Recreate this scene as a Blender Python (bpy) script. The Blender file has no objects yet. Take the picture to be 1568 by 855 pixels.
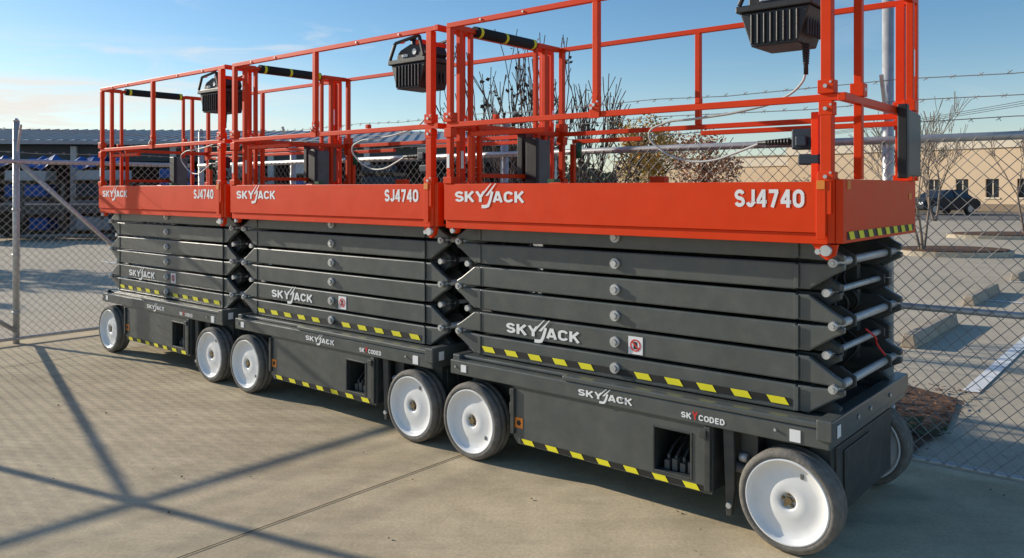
import bpy, bmesh, math, random
from mathutils import Vector, Matrix
random.seed(7)
scene = bpy.context.scene
R = math.radians
coll = scene.collection

# ------------------------------------------------------------------ materials
def nodemat(name):
    m = bpy.data.materials.new(name); m.use_nodes = True
    nt = m.node_tree; b = nt.nodes['Principled BSDF']
    return m, nt, b

def paint(name, col, rough=0.4, metal=0.0, var=0.12, scale=6.0, dust=0.0, dustcol=(0.35,0.29,0.2), bump=0.0, coat=0.0, bscale=120, spec=0.5):
    m, nt, b = nodemat(name)
    tc = nt.nodes.new('ShaderNodeTexCoord')
    n = nt.nodes.new('ShaderNodeTexNoise'); n.inputs['Scale'].default_value = scale; n.inputs['Detail'].default_value = 6; n.inputs['Roughness'].default_value=0.65
    nt.links.new(tc.outputs['Object'], n.inputs['Vector'])
    mr = nt.nodes.new('ShaderNodeMapRange')
    mr.inputs[1].default_value=0.3; mr.inputs[2].default_value=0.7
    mr.inputs[3].default_value=1-var; mr.inputs[4].default_value=1+var
    nt.links.new(n.outputs['Fac'], mr.inputs[0])
    mx = nt.nodes.new('ShaderNodeVectorMath'); mx.operation='SCALE'
    mx.inputs[0].default_value = col
    nt.links.new(mr.outputs[0], mx.inputs['Scale'])
    out = mx.outputs[0]
    if dust > 0:
        n2 = nt.nodes.new('ShaderNodeTexNoise'); n2.inputs['Scale'].default_value = scale*2.3; n2.inputs['Detail'].default_value = 8
        nt.links.new(tc.outputs['Object'], n2.inputs['Vector'])
        mr2 = nt.nodes.new('ShaderNodeMapRange'); mr2.inputs[1].default_value=0.45; mr2.inputs[2].default_value=0.8
        mr2.inputs[3].default_value=0.0; mr2.inputs[4].default_value=dust
        nt.links.new(n2.outputs['Fac'], mr2.inputs[0])
        mix = nt.nodes.new('ShaderNodeMixRGB'); mix.inputs[2].default_value=(*dustcol,1)
        nt.links.new(mr2.outputs[0], mix.inputs[0]); nt.links.new(out, mix.inputs[1]); out = mix.outputs[0]
    nt.links.new(out, b.inputs['Base Color'])
    mr3 = nt.nodes.new('ShaderNodeMapRange'); mr3.inputs[3].default_value=max(rough-0.1,0.05); mr3.inputs[4].default_value=min(rough+0.15,1)
    nt.links.new(n.outputs['Fac'], mr3.inputs[0]); nt.links.new(mr3.outputs[0], b.inputs['Roughness'])
    b.inputs['Metallic'].default_value = metal
    b.inputs['Specular IOR Level'].default_value = spec
    if coat: 
        b.inputs['Coat Weight'].default_value = coat; b.inputs['Coat Roughness'].default_value=0.15
    if bump:
        n3 = nt.nodes.new('ShaderNodeTexNoise'); n3.inputs['Scale'].default_value = bscale; n3.inputs['Detail'].default_value=4
        nt.links.new(tc.outputs['Object'], n3.inputs['Vector'])
        bp = nt.nodes.new('ShaderNodeBump'); bp.inputs['Strength'].default_value=bump; bp.inputs['Distance'].default_value=0.01
        nt.links.new(n3.outputs['Fac'], bp.inputs['Height']); nt.links.new(bp.outputs[0], b.inputs['Normal'])
    return m

M_red   = paint('red_paint', (0.80,0.050,0.003), 0.42, var=0.05, bump=0.03, dust=0.03, spec=0.22)
M_grey  = paint('grey_paint', (0.090,0.101,0.097), 0.32, var=0.10, coat=0.3, bump=0.05, dust=0.12)
M_grey2 = paint('dark_grey_paint', (0.046,0.052,0.051), 0.45, var=0.15, dust=0.15)
M_white = paint('white_rim_paint', (0.88,0.88,0.87), 0.3, var=0.03, dust=0.14, dustcol=(0.5,0.45,0.38), scale=9)
M_decal = paint('white_decal', (0.88,0.88,0.88), 0.5, var=0.02)
M_reddecal = paint('red_decal', (0.7,0.03,0.03), 0.5, var=0.02)
M_yel   = paint('yellow_decal', (0.9,0.80,0.02), 0.5, var=0.05)
M_blk   = paint('black_decal', (0.012,0.012,0.012), 0.5)
M_plas  = paint('black_plastic', (0.018,0.018,0.02), 0.45, bump=0.1)
M_foam  = paint('black_foam', (0.016,0.016,0.017), 0.85)
M_tire  = paint('tire_rubber', (0.16,0.148,0.13), 0.85, var=0.2, dust=0.5, dustcol=(0.34,0.31,0.27), scale=14, bump=0.2)
M_galv  = paint('galvanised_steel', (0.55,0.55,0.54), 0.42, metal=0.4, var=0.15, scale=20)
M_wire  = paint('galvanised_wire', (0.38,0.37,0.35), 0.5, metal=0.4, var=0.1)
M_steel = paint('pin_steel', (0.6,0.6,0.59), 0.35, metal=0.6, var=0.15, scale=30)
M_brass = paint('hub_bolt', (0.25,0.19,0.1), 0.5, metal=0.6, var=0.3, scale=60)
M_cable = paint('cable_grey', (0.5,0.5,0.48), 0.5)
M_hose  = paint('black_hose', (0.02,0.02,0.02), 0.5)
M_orange= paint('orange_label', (0.8,0.25,0.03), 0.5)
M_blue  = paint('blue_plastic', (0.008,0.02,0.04), 0.5)
M_slate = paint('slate_plastic', (0.13,0.13,0.12), 0.5, var=0.25)
M_deck  = paint('deck_plate', (0.2,0.2,0.2), 0.5, metal=0.4)
M_bark  = paint('bark', (0.075,0.05,0.04), 0.9, var=0.3, scale=20)
M_bark2 = paint('pale_bark', (0.22,0.17,0.13), 0.9, var=0.3, scale=20)

# ------------------------------------------------------------------ mesh builder
class MB:
    def __init__(s): s.v=[]; s.f=[]; s.sm=[]
    def quadbox(s,x0,x1,y0,y1,z0,z1):
        n=len(s.v)
        for x in (x0,x1):
            for y in (y0,y1):
                for z in (z0,z1): s.v.append((x,y,z))
        for f in ((0,1,3,2),(4,6,7,5),(0,4,5,1),(2,3,7,6),(0,2,6,4),(1,5,7,3)):
            s.f.append([n+i for i in f]); s.sm.append(False)
        return s
    box=quadbox
    def prism(s,poly,y0,y1,axis='y'):
        n=len(s.v); k=len(poly)
        for yy in (y0,y1):
            for a,b in poly:
                s.v.append((a,yy,b) if axis=='y' else ((yy,a,b) if axis=='x' else (a,b,yy)))
        s.f.append([n+i for i in range(k)]); s.f.append([n+k+i for i in reversed(range(k))])
        s.sm += [False,False]
        for i in range(k):
            j=(i+1)%k
            s.f.append([n+j,n+i,n+k+i,n+k+j]); s.sm.append(False)
        return s
    def cyl(s,p1,p2,r,seg=12,r2=None,caps=True,rot=0,smooth=True):
        p1=Vector(p1);p2=Vector(p2); r2=r if r2 is None else r2
        d=(p2-p1).normalized()
        a=Vector((0,0,1)) if abs(d.z)<0.9 else Vector((1,0,0))
        u=d.cross(a).normalized(); w=d.cross(u)
        n=len(s.v)
        for p,rr in ((p1,r),(p2,r2)):
            for i in range(seg):
                t=2*math.pi*i/seg+rot
                s.v.append(tuple(p+u*math.cos(t)*rr+w*math.sin(t)*rr))
        for i in range(seg):
            j=(i+1)%seg
            s.f.append([n+i,n+j,n+seg+j,n+seg+i]); s.sm.append(smooth)
        if caps:
            s.f.append([n+i for i in reversed(range(seg))]); s.f.append([n+seg+i for i in range(seg)]); s.sm+=[False,False]
        return s
    def sq(s,p1,p2,w):   # square tube, any direction
        return s.cyl(p1,p2,w*0.7071,4,rot=math.pi/4,smooth=False)
    def lathe(s,c,prof,seg=40,axis='y'):
        n=len(s.v); k=len(prof)
        for i in range(seg):
            t=2*math.pi*i/seg
            for r,y in prof:
                s.v.append((c[0]+r*math.cos(t), c[1]+y, c[2]+r*math.sin(t)))
        for i in range(seg):
            j=(i+1)%seg
            for q in range(k-1):
                s.f.append([n+i*k+q,n+i*k+q+1,n+j*k+q+1,n+j*k+q]); s.sm.append(True)
        return s
    def poly(s,pts):
        n=len(s.v); s.v += [tuple(p) for p in pts]; s.f.append(list(range(n,n+len(pts)))); s.sm.append(False); return s
    def obj(s,name,mat,parent=None,bevel=0,seg=2):
        me=bpy.data.meshes.new(name); me.from_pydata(s.v,[],s.f)
        me.polygons.foreach_set('use_smooth',s.sm)
        bm=bmesh.new(); bm.from_mesh(me); bmesh.ops.recalc_face_normals(bm,faces=bm.faces); bm.to_mesh(me); bm.free()
        me.materials.append(mat)
        o=bpy.data.objects.new(name,me); coll.objects.link(o)
        if parent: o.parent=parent
        if bevel:
            m=o.modifiers.new('bevel','BEVEL'); m.width=bevel; m.segments=seg; m.limit_method='ANGLE'; m.angle_limit=R(40)
        return o

def empty(name,loc=(0,0,0),rotz=0):
    e=bpy.data.objects.new(name,None); e.empty_display_size=0.3
    e.location=loc; e.rotation_euler=(0,0,rotz); coll.objects.link(e); return e

def curve(name,pts,r,mat,parent=None,res=6):
    c=bpy.data.curves.new(name,'CURVE'); c.dimensions='3D'; c.bevel_depth=r; c.bevel_resolution=2; c.resolution_u=res
    sp=c.splines.new('BEZIER'); sp.bezier_points.add(len(pts)-1)
    for i,p in enumerate(pts):
        bp=sp.bezier_points[i]; bp.co=p; bp.handle_left_type='AUTO'; bp.handle_right_type='AUTO'
    c.materials.append(mat)
    o=bpy.data.objects.new(name,c); coll.objects.link(o)
    if parent: o.parent=parent
    return o

# ---- stroke lettering (bold grotesque)
def arc(cx,cy,rx,ry,a0,a1,n=7):
    return [(cx+rx*math.cos(R(a0+(a1-a0)*i/n)),cy+ry*math.sin(R(a0+(a1-a0)*i/n))) for i in range(n+1)]
GL={
 'S':(0.68,[arc(.34,.70,.235,.20,15,270,9)+arc(.34,.30,.245,.20,90,-165,9)[1:]]),
 'K':(0.74,[[(.10,0),(.10,1)],[(.64,1.0),(.15,.40)],[(.27,.60),(.66,0)]]),
 'Y':(0.72,[[(.07,1),(.36,.46)],[(.65,1),(.36,.46)],[(.36,.5),(.36,0)]]),
 'A':(0.78,[[(.09,0),(.37,1)],[(.69,0),(.41,1)],[(.2,.25),(.58,.25)]]),
 'C':(0.74,[arc(.38,.66,.27,.24,15,180,7)+arc(.38,.34,.27,.24,180,345,7)]),
 'J':(0.58,[[(.46,1),(.46,.30)]+arc(.28,.30,.18,.20,0,-170,7)]),
 '4':(0.68,[[(.48,0),(.48,1)],[(.45,.96),(.09,.34)],[(.02,.30),(.66,.30)]]),
 '7':(0.66,[[(.03,.90),(.62,.90)],[(.55,.90),(.24,0)]]),
 '0':(0.70,[arc(.35,.66,.245,.24,0,180,8)+arc(.35,.34,.245,.24,180,360,8)+[(.595,.66)]]),
 'O':(0.78,[arc(.39,.62,.28,.28,0,180,8)+arc(.39,.38,.28,.28,180,360,8)+[(.67,.62)]]),
 'D':(0.74,[[(.10,0),(.10,1)],[(.12,.90),(.34,.90)]+arc(.34,.5,.27,.40,90,-90,9)+[(.12,.10)]]),
 'E':(0.64,[[(.10,0),(.10,1)],[(.12,.90),(.58,.90)],[(.12,.5),(.52,.5)],[(.12,.10),(.58,.10)]]),
}
def ribbon(pts,th):
    P=[Vector((a,b)) for a,b in pts]; L=[];Rr=[]
    for i,p in enumerate(P):
        d0=(P[i]-P[i-1]).normalized() if i>0 else None
        d1=(P[i+1]-P[i]).normalized() if i<len(P)-1 else None
        if d0 is None: d0=d1
        if d1 is None: d1=d0
        n=Vector((-(d0+d1).y,(d0+d1).x)).normalized(); c=max(0.5,n.dot(Vector((-d0.y,d0.x))))
        L.append(p+n*th/2/c); Rr.append(p-n*th/2/c)
    return L,Rr
def letters(name,s,x0,x1,zb,zt,y,mat,parent,th=0.21,sp=0.09):
    m=MB(); X=0; k=0
    tot=sum(GL[c][0]+sp for c in s)-sp; sx=(x1-x0)/tot; sz=(zt-zb)
    for c in s:
        w,st=GL[c]
        for pts in st:
            L,Q=ribbon(pts,th)
            yy=y-0.0003*(k%4); k+=1
            for i in range(len(L)-1):
                m.poly([(x0+(X+q.x)*sx,yy,zb+q.y*sz) for q in (Q[i],Q[i+1],L[i+1],L[i])])
        X+=w+sp
    return m.obj(name,mat,parent)

def logo(name,x0,x1,zb,cap,y,parent,mat=None):
    mat=mat or M_decal
    W=x1-x0
    letters(name+'_first_letters','SKY',x0,x0+W*0.455,zb,zb+cap,y,mat,parent)
    letters(name+'_last_letters','ACK',x0+W*0.565,x1,zb,zb+cap,y,mat,parent)
    m=MB(); y2=y-0.0014
    pts=[(x0+W*0.56,zb+cap*1.0),(x0+W*0.525,zb+cap*0.1),(x0+W*0.50,zb-cap*0.32),(x0+W*0.465,zb-cap*0.42),(x0+W*0.405,zb-cap*0.42)]
    L,Q=ribbon(pts,W*0.036)
    for i in range(len(L)-1): m.poly([(q.x,y2,q.y) for q in (Q[i],Q[i+1],L[i+1],L[i])])
    for a,b,z0,z1,w_ in ((0.40,0.535,0.72,1.75,0.022),(0.46,0.60,0.60,1.75,0.026)):
        m.poly([(x0+W*a,y2-0.0004,zb+cap*z0),(x0+W*(a+w_*1.6),y2-0.0004,zb+cap*z0),(x0+W*(b+w_*0.5),y2-0.0004,zb+cap*z1),(x0+W*b,y2-0.0004,zb+cap*z1)])
    m.obj(name+'_swoosh',mat,parent)

def hazard(name,a0,a1,z0,h,c,parent,axis='y',period=0.16,w=0.07,skip=None):
    b=MB(); yl=MB(); sg=-1 if axis=='y' else 1
    def P(a,z,o): return (a,c+sg*o,z) if axis=='y' else (c+sg*o,a,z)
    b.poly([P(a0,z0,0.002),P(a1,z0,0.002),P(a1,z0+h,0.002),P(a0,z0+h,0.002)])
    a=a0+0.01; 
    while a+w+h*0.8<a1:
        if not (skip and abs(a+w/2-skip)<0.06):
            yl.poly([P(a+h*0.7,z0,0.004),P(a+w+h*0.7,z0,0.004),P(a+w,z0+h,0.004),P(a,z0+h,0.004)])
        a+=period
    b.obj(name+'_black',M_blk,parent); yl.obj(name+'_yellow',M_yel,parent)

# ------------------------------------------------------------------ frame of the yard
ANG=-math.atan2(0.6459,0.7635)
P0=Vector((1.122,3.295,0))
EX=Vector((0.7635,-0.6459,0)); EY=Vector((0.6459,0.7635,0))
def W(x,y,z=0): return P0+EX*x+EY*y+Vector((0,0,z))

# ------------------------------------------------------------------ scissor lift
WB=1.783
def build_lift(name):
    root=empty(name,P0,ANG)
    # wheels
    tire=MB(); rim=MB(); hub=MB(); bolts=MB(); stk=MB()
    for wx in (0,-WB):
        for side in (0,1):
            y0=0.0 if side==0 else 1.01
            c=(wx,y0,0.212)
            w=0.128
            tire.lathe(c,[(0.174,0.010),(0.184,0.002),(0.198,0.003),(0.207,0.012),(0.212,0.022),(0.212,0.040),(0.2085,0.042),(0.2085,0.045),(0.212,0.047),(0.212,0.081),(0.2085,0.083),(0.2085,0.086),(0.212,0.088),(0.212,w-0.02),(0.207,w-0.01),(0.198,w-0.003),(0.184,w-0.002),(0.174,w-0.01)],56)
            for flip in (0,1):
                pr=[(0.178,0.008),(0.173,0.003),(0.167,0.006),(0.161,0.024),(0.150,0.032),(0.115,0.034),(0.075,0.026),(0.042,0.022),(0.034,0.026),(0.032,0.04),(0.0,0.04)]
                if flip: pr=[(r,w-y) for r,y in pr]
                rim.lathe(c,pr,56)
            yo=y0+0.028 if side==0 else y0+w-0.028
            sg=-1 if side==0 else 1
            hub.cyl((wx,yo-sg*0.012,0.212),(wx,yo+sg*0.004,0.212),0.017,6)
            for k in range(5):
                a=k*2*math.pi/5+0.3
                px,pz=wx+0.024*math.cos(a),0.212+0.024*math.sin(a)
                hub.cyl((px,yo-sg*0.012,pz),(px,yo,pz),0.006,6)
            bolts.cyl((wx,min(y0+0.05,1.0),0.212),(wx,0.3 if side==0 else 0.84,0.212),0.04,12)
            if side==0:
                a=1.1+wx; px,pz=wx+0.125*math.cos(a),0.212+0.125*math.sin(a)
                stk.box(px-0.007,px+0.007,0.030,0.0335,pz-0.010,pz+0.010)
    tire.obj('tires',M_tire,root); rim.obj('wheel_rims',M_white,root); hub.obj('hub_nuts',M_brass,root); bolts.obj('axles',M_grey2,root); stk.obj('rim_stickers',M_slate,root)

    # chassis slab
    m=MB()
    m.box(-1.945,0.172,0.02,1.12,0.455,0.535)
    m.box(-1.15,0.176,0.012,0.055,0.537,0.562)
    m.box(-1.93,0.16,0.075,0.24,0.537,0.556)
    m.box(-1.93,0.16,0.90,1.06,0.537,0.556)
    m.box(0.12,0.185,0.01,1.13,0.49,0.575)
    m.box(-1.955,-1.90,0.05,1.1,0.49,0.560)
    m.obj('chassis_top',M_grey,root,bevel=0.006)
    # body with battery opening
    m=MB()
    x0,x1=-1.488,-0.343; zb,zt=0.152,0.453
    ox0,ox1,oz0,oz1=-0.635,-0.445,0.20,0.40
    y0,y1=0.035,0.05
    m.prism([(x0,zb+0.03),(x0+0.03,zb),(ox0,zb),(ox0,zt),(x0,zt)],y0,y1)
    m.prism([(ox1,zb),(x1,zb),(x1,zt),(ox1,zt)],y0,y1)
    m.prism([(ox0+0.0005,zb),(ox1-0.0005,zb),(ox1-0.0005,oz0),(ox0+0.0005,oz0)],y0,y1)
    m.prism([(ox0+0.0005,oz1),(ox1-0.0005,oz1),(ox1-0.0005,zt),(ox0+0.0005,zt)],y0,y1)
    m.obj('side_panel',M_grey,root)
    m=MB()   # frame trim around opening
    for a in ((ox0-0.008,ox0+0.004,oz0-0.008,oz1+0.008),(ox1-0.004,ox1+0.008,oz0-0.008,oz1+0.008)):
        m.box(a[0],a[1],0.031,0.07,a[2],a[3])
    m.box(ox0+0.004,ox1-0.004,0.031,0.07,oz0-0.008,oz0+0.003); m.box(ox0+0.004,ox1-0.004,0.031,0.07,oz1-0.003,oz1+0.008)
    m.box(-0.375,-0.345,0.018,0.034,0.165,0.45); m.box(-0.395,-0.36,0.008,0.018,0.40,0.435)
    m.box(-1.50,-1.475,0.02,0.034,0.2,0.44)
    m.box(-1.515,-1.49,0.03,0.12,0.30,0.36); m.box(-1.515,-1.49,0.03,0.12,0.40,0.43)
    m.obj('panel_trim',M_grey2,root,bevel=0.003)
    m=MB()
    m.box(x0,ox0-0.01,0.052,1.09,zb+0.01,zt); m.box(ox1+0.01,x1,0.052,1.09,zb+0.01,zt)
    m.box(ox0-0.009,ox1+0.009,0.30,1.09,zb+0.01,zt); m.box(ox0-0.009,ox1+0.009,0.052,0.299,zb+0.01,oz0-0.01); m.box(ox0-0.009,ox1+0.009,0.052,0.299,oz1+0.01,zt)
    m.obj('chassis_body',M_grey2,root)
    m=MB()
    for i in range(4):
        m.box(ox0+0.03+i*0.04,ox0+0.055+i*0.04,0.08,0.15,oz0,oz0+0.04+0.012*(i%2))
        m.cyl((ox0+0.042+i*0.04,0.1,oz0+0.04),(ox0+0.042+i*0.04,0.1,oz0+0.065),0.008,8)
    m.obj('valve_fittings',M_slate,root)
    for i in range(4):
        xx=ox0+0.042+i*0.04
        curve('hydraulic_hose',[(xx,0.1,oz0+0.06),(xx+0.01,0.13,oz0+0.10),(xx+0.03,0.2,oz1-0.05),(xx,0.27,oz1-0.03)],0.008,M_hose,root)
    # ends of the chassis
    m=MB()
    m.box(x1+0.001,0.135,0.19,0.94,0.16,0.454); m.box(0.136,0.150,0.17,0.95,0.135,0.43)
    m.box(-1.93,x0-0.001,0.19,0.94,0.2,0.454)
    m.box(0.151,0.158,0.25,0.60,0.20,0.40)
    m.prism([(-0.30,0.453),(-0.25,0.453),(-0.245,0.2),(-0.26,0.075),(-0.285,0.07),(-0.29,0.2)],0.05,0.075)
    m.prism([(-1.53,0.453),(-1.48,0.453),(-1.50,0.2),(-1.52,0.11),(-1.54,0.2)],0.12,0.16)
    m.box(-0.24,-0.16,0.10,0.17,0.3,0.45)
    m.box(0.05,0.14,0.13,0.19,0.30,0.45); m.box(0.05,0.14,0.94,1.0,0.30,0.45)
    m.obj('chassis_ends',M_grey2,root,bevel=0.004)
    m=MB(); m.cyl((-0.235,0.09,0.33),(-0.20,0.09,0.33),0.02,12); m.cyl((-0.33,0.16,0.26),(-0.05,0.16,0.24),0.022,12); m.cyl((-0.27,0.04,0.12),(-0.27,0.09,0.12),0.012,10)
    m.obj('steer_cylinder',M_galv,root)
    m=MB()
    for yy in (0.33,0.5,0.8): m.cyl((0.186,yy,0.53),(0.192,yy,0.53),0.01,8)
    for xx in (-1.9,-0.05,-0.8): m.cyl((xx,0.01,0.50),(xx,0.02,0.50),0.006,8)
    m.obj('chassis_bolts',M_steel,root)

    # scissor stack
    zc=[0.618+0.129*i for i in range(6)]
    hb=0.0562
    for side in (0,1):
        Y=(lambda a:a) if side==0 else (lambda a:1.14-a)
        def yy(a,b):
            a,b=Y(a),Y(b); return (min(a,b),max(a,b))
        mo=MB(); mi=MB(); pins=MB(); cap=MB(); ed=MB(); lug=MB()
        for i,z in enumerate(zc):
            up = (i%2==0)
            zj = z+0.0645 if up else z-0.0645
            a,b=yy(0.12,0.165)
            mo.box(-1.81,0.0,a,b,z-hb,z+hb)
            for sx,xe in ((1,0.0),(-1,-1.81)):
                s_=1 if up else -1
                pts=[(xe,z-s_*hb*0.95),(xe+sx*0.05,z-s_*hb*0.95),(xe+sx*0.15,zj-s_*0.052),(xe+sx*0.192,zj-s_*0.030),(xe+sx*0.192,zj-s_*0.005),(xe,zj-s_*0.009)]
                a2,b2=yy(0.126,0.16)
                mo.prism(pts,a2,b2)
                a3,b3=yy(0.114,0.1195)
                ed.box(xe-0.010,xe+0.010,a3,b3,z-hb*0.9,z+hb*0.9)
            # inner arm
            zj2 = z-0.0645 if up else z+0.0645
            a,b=yy(0.185,0.235)
            mi.box(-1.78,-0.03,a,b,z-hb*0.93,z+hb*0.93)
            for sx,xe in ((1,-0.03),(-1,-1.78)):
                s_=-1 if up else 1
                pts=[(xe,z-s_*hb*0.9),(xe+sx*0.06,z-s_*hb*0.9),(xe+sx*0.15,zj2-s_*0.05),(xe+sx*0.185,zj2-s_*0.030),(xe+sx*0.185,zj2-s_*0.003),(xe,zj2-s_*0.006)]
                a2,b2=yy(0.188,0.232)
                mi.prism(pts,a2,b2)
            p,q=yy(0.105,0.13)
            cap.cyl((-0.90,p,z),(-0.90,q,z),0.026,20)
            p,q=yy(0.095,0.106)
            pins.cyl((-0.90,p,z),(-0.90,q,z),0.015,14)
            cap.cyl((-0.90,0.2,z),(-0.90,0.94,z),0.03,14)
        for zj in (0.6825,0.9405,1.1985):
            for xe in (0.155,-1.965):
                p,q=yy(0.098,0.13); pins.cyl((xe,p,zj),(xe,q,zj),0.018,16)
                p,q=yy(0.090,0.0975); pins.cyl((xe,p,zj),(xe,q,zj),0.010,6)
            p,q=yy(0.30,0.318)
            lug.prism([(-0.10,zj-0.058),(0.12,zj-0.058),(0.185,zj-0.02),(0.185,zj+0.02),(0.12,zj+0.058),(-0.10,zj+0.058)],p,q)
        for zj in (0.8115,1.0695,1.30):
            for xe in (0.115,-1.93):
                p,q=yy(0.138,0.187); pins.cyl((xe,p,zj),(xe,q,zj),0.017,16)
            p,q=yy(0.262,0.276)
            if zj<1.2: lug.prism([(-0.15,zj-0.055),(0.08,zj-0.055),(0.145,zj-0.02),(0.145,zj+0.02),(0.08,zj+0.055),(-0.15,zj+0.055)],p,q)
        mo.obj('outer_scissor_arms',M_grey,root,bevel=0.007)
        mi.obj('inner_scissor_arms',M_grey2,root,bevel=0.004)
        ed.obj('arm_end_plates',M_grey,root,bevel=0.002)
        lug.obj('link_plates',M_grey2,root,bevel=0.003)
        pins.obj('pivot_pins',M_steel,root); cap.obj('pivot_bosses',M_galv,root)
    m=MB()
    for zj in (0.6825,0.9405,1.1985):
        for xe in (0.155,-1.965): m.cyl((xe,0.13,zj),(xe,1.01,zj),0.018,16)
    for zj in (0.8115,1.0695):
        for xe in (0.115,-1.93): m.cyl((xe,0.16,zj),(xe,0.98,zj),0.014,12)
    m.obj('cross_tubes',M_galv,root)
    m=MB()
    m.cyl((-0.1,0.45,0.70),(-1.3,0.45,1.15),0.055,18); m.cyl((-0.1,0.70,0.95),(-1.3,0.70,1.25),0.05,18)
    for zz in (0.75,0.88,1.0,1.13): m.box(-0.4,0.02,0.34,0.40,zz-0.04,zz+0.04); m.box(-0.3,0.05,0.76,0.81,zz-0.06,zz+0.02)
    m.box(-1.7,-0.1,0.56,0.60,0.60,1.28)
    m.obj('lift_cylinders',M_grey2,root)
    for i in range(3):
        yb=0.42+0.14*i
        pts=[(-0.02,yb,0.60)]
        for k in range(6):
            pts.append((0.0+(0.06 if k%2 else 0.0)+random.random()*0.02,yb+random.uniform(-.02,.02),0.66+0.105*k))
        curve('hydraulic_line',pts,0.007,M_hose,root)
    curve('warning_cable',[(0.13,0.62,0.86),(0.16,0.66,0.82),(0.15,0.72,0.78),(0.17,0.78,0.72)],0.005,M_reddecal,root)
    logo('arm_logo',-1.61,-1.115,0.713,0.054,0.1165,root)
    hazard('arm_hazard_stripe',-1.80,-0.02,0.585,0.030,0.119,root,period=0.166,w=0.08,skip=-0.90)
    m=MB(); m.box(-0.825,-0.745,0.1165,0.1195,0.70,0.785); m.obj('warning_label',M_decal,root)
    m=MB(); m.lathe((-0.785,0.1150,0.743),[(0.030,0),(0.023,0)],24); 
    m.poly([(-0.806,0.1146,0.759),(-0.801,0.1146,0.764),(-0.764,0.1146,0.727),(-0.769,0.1146,0.722)]); m.obj('no_entry_ring',M_reddecal,root)
    m=MB(); m.box(-0.796,-0.776,0.1150,0.1160,0.725,0.760); m.obj('warning_pictogram',M_blk,root)
    logo('chassis_logo',-1.055,-0.742,0.478,0.032,0.018,root)
    letters('chassis_decal_left','SK',-0.486,-0.435,0.473,0.499,0.018,M_decal,root)
    letters('chassis_decal_mid','Y',-0.430,-0.405,0.473,0.508,0.018,M_reddecal,root)
    letters('chassis_decal_right','CODED',-0.400,-0.275,0.473,0.499,0.018,M_decal,root)
    hazard('body_hazard_stripe',-1.44,-0.36,0.157,0.026,0.035,root,period=0.157,w=0.07)
    m=MB(); m.box(0.01,0.055,0.0165,0.0195,0.465,0.515); m.box(-1.86,-1.82,0.0165,0.0195,0.475,0.515); m.box(0.187,0.189,0.06,0.10,0.50,0.55); m.obj('data_plate',M_decal,root)
    m=MB(); m.box(-1.475,-1.425,0.032,0.0345,0.235,0.29); m.obj('warning_sticker',M_orange,root)
    m=MB(); m.cyl((-1.45,0.0315,0.262),(-1.45,0.034,0.262),0.016,5); m.obj('warning_sticker_symbol',M_blk,root)

    # platform
    PX0,PX1=-1.975,0.225; PY0,PY1=0.0,1.10
    m=MB()
    m.box(PX0,PX1-0.06,PY0,PY0+0.03,1.325,1.53); m.box(PX0+0.004,PX1-0.06,PY0+0.010,PY0+0.04,1.28,1.3235)
    m.box(PX0,PX1-0.06,PY1-0.03,PY1,1.28,1.53)
    m.box(PX0,PX0+0.03,PY0+0.031,PY1-0.031,1.28,1.53)
    m.box(PX1-0.03,PX1,PY0+0.015,PY1-0.001,1.285,1.54)
    m.box(PX1-0.0595,PX1-0.031,PY0+0.008,PY0+0.05,1.285,1.54)
    m.box(PX1-0.10,PX1-0.062,PY0-0.004,PY0-0.0005,1.30,1.56)
    m.box(PX0+0.031,PX1-0.031,PY0+0.041,PY0+0.09,1.30,1.35)
    # corner lug
    m.prism([(0.10,1.279),(0.20,1.279),(0.19,1.235),(0.16,1.215),(0.13,1.235)],0.02,0.045)
    m.prism([(-1.96,1.279),(-1.88,1.279),(-1.90,1.25),(-1.94,1.25)],0.02,0.045)
    m.obj('platform_skirt',M_red,root,bevel=0.005)
    m=MB(); m.box(PX0+0.031,PX1-0.031,0.091,PY1-0.031,1.37,1.385); m.obj('platform_deck',M_deck,root)
    m=MB(); 
    for yb in (0.25,0.55,0.85): m.box(PX0+0.04,PX1-0.04,yb-0.03,yb+0.03,1.325,1.369)
    for xb in (-1.6,-1.1,-0.6,-0.1): m.box(xb-0.02,xb+0.02,0.1,1.05,1.32,1.3245)
    m.obj('platform_joists',M_grey2,root)
    m=MB(); m.cyl((0.16,0.0,1.255),(0.16,0.05,1.255),0.022,16); m.cyl((0.13,0.0,1.25),(0.13,0.02,1.25),0.012,10); m.cyl((-1.92,0.005,1.265),(-1.92,0.05,1.265),0.014,12)
    m.obj('platform_pins',M_steel,root)
    logo('platform_logo',-1.888,-1.385,1.430,0.058,-0.0015,root)
    letters('platform_model_text','SJ4740',-0.221,0.078,1.425,1.499,-0.0015,M_decal,root)
    hazard('platform_end_stripe',0.06,1.06,1.298,0.032,0.225,root,axis='x',period=0.125,w=0.06)
    m=MB(); m.box(0.2255,0.2275,0.06,0.10,1.50,1.535); m.box(0.2255,0.2275,0.97,1.02,1.45,1.48); m.box(0.128,0.160,-0.0065,-0.0042,1.50,1.535); m.obj('small_labels',M_orange,root)

    # railings
    w=0.032
    r=MB()
    ZT,ZM=2.43,1.865
    def hx(xa,xb,y,z,w=w): r.box(xa,xb,y-w/2,y+w/2,z-w/2,z+w/2)
    def hy(x,ya,yb,z,w=w): r.box(x-w/2,x+w/2,ya,yb,z-w/2,z+w/2)
    def vz(x,y,za,zb,w=w): r.box(x-w/2,x+w/2,y-w/2,y+w/2,za,zb)
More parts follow.
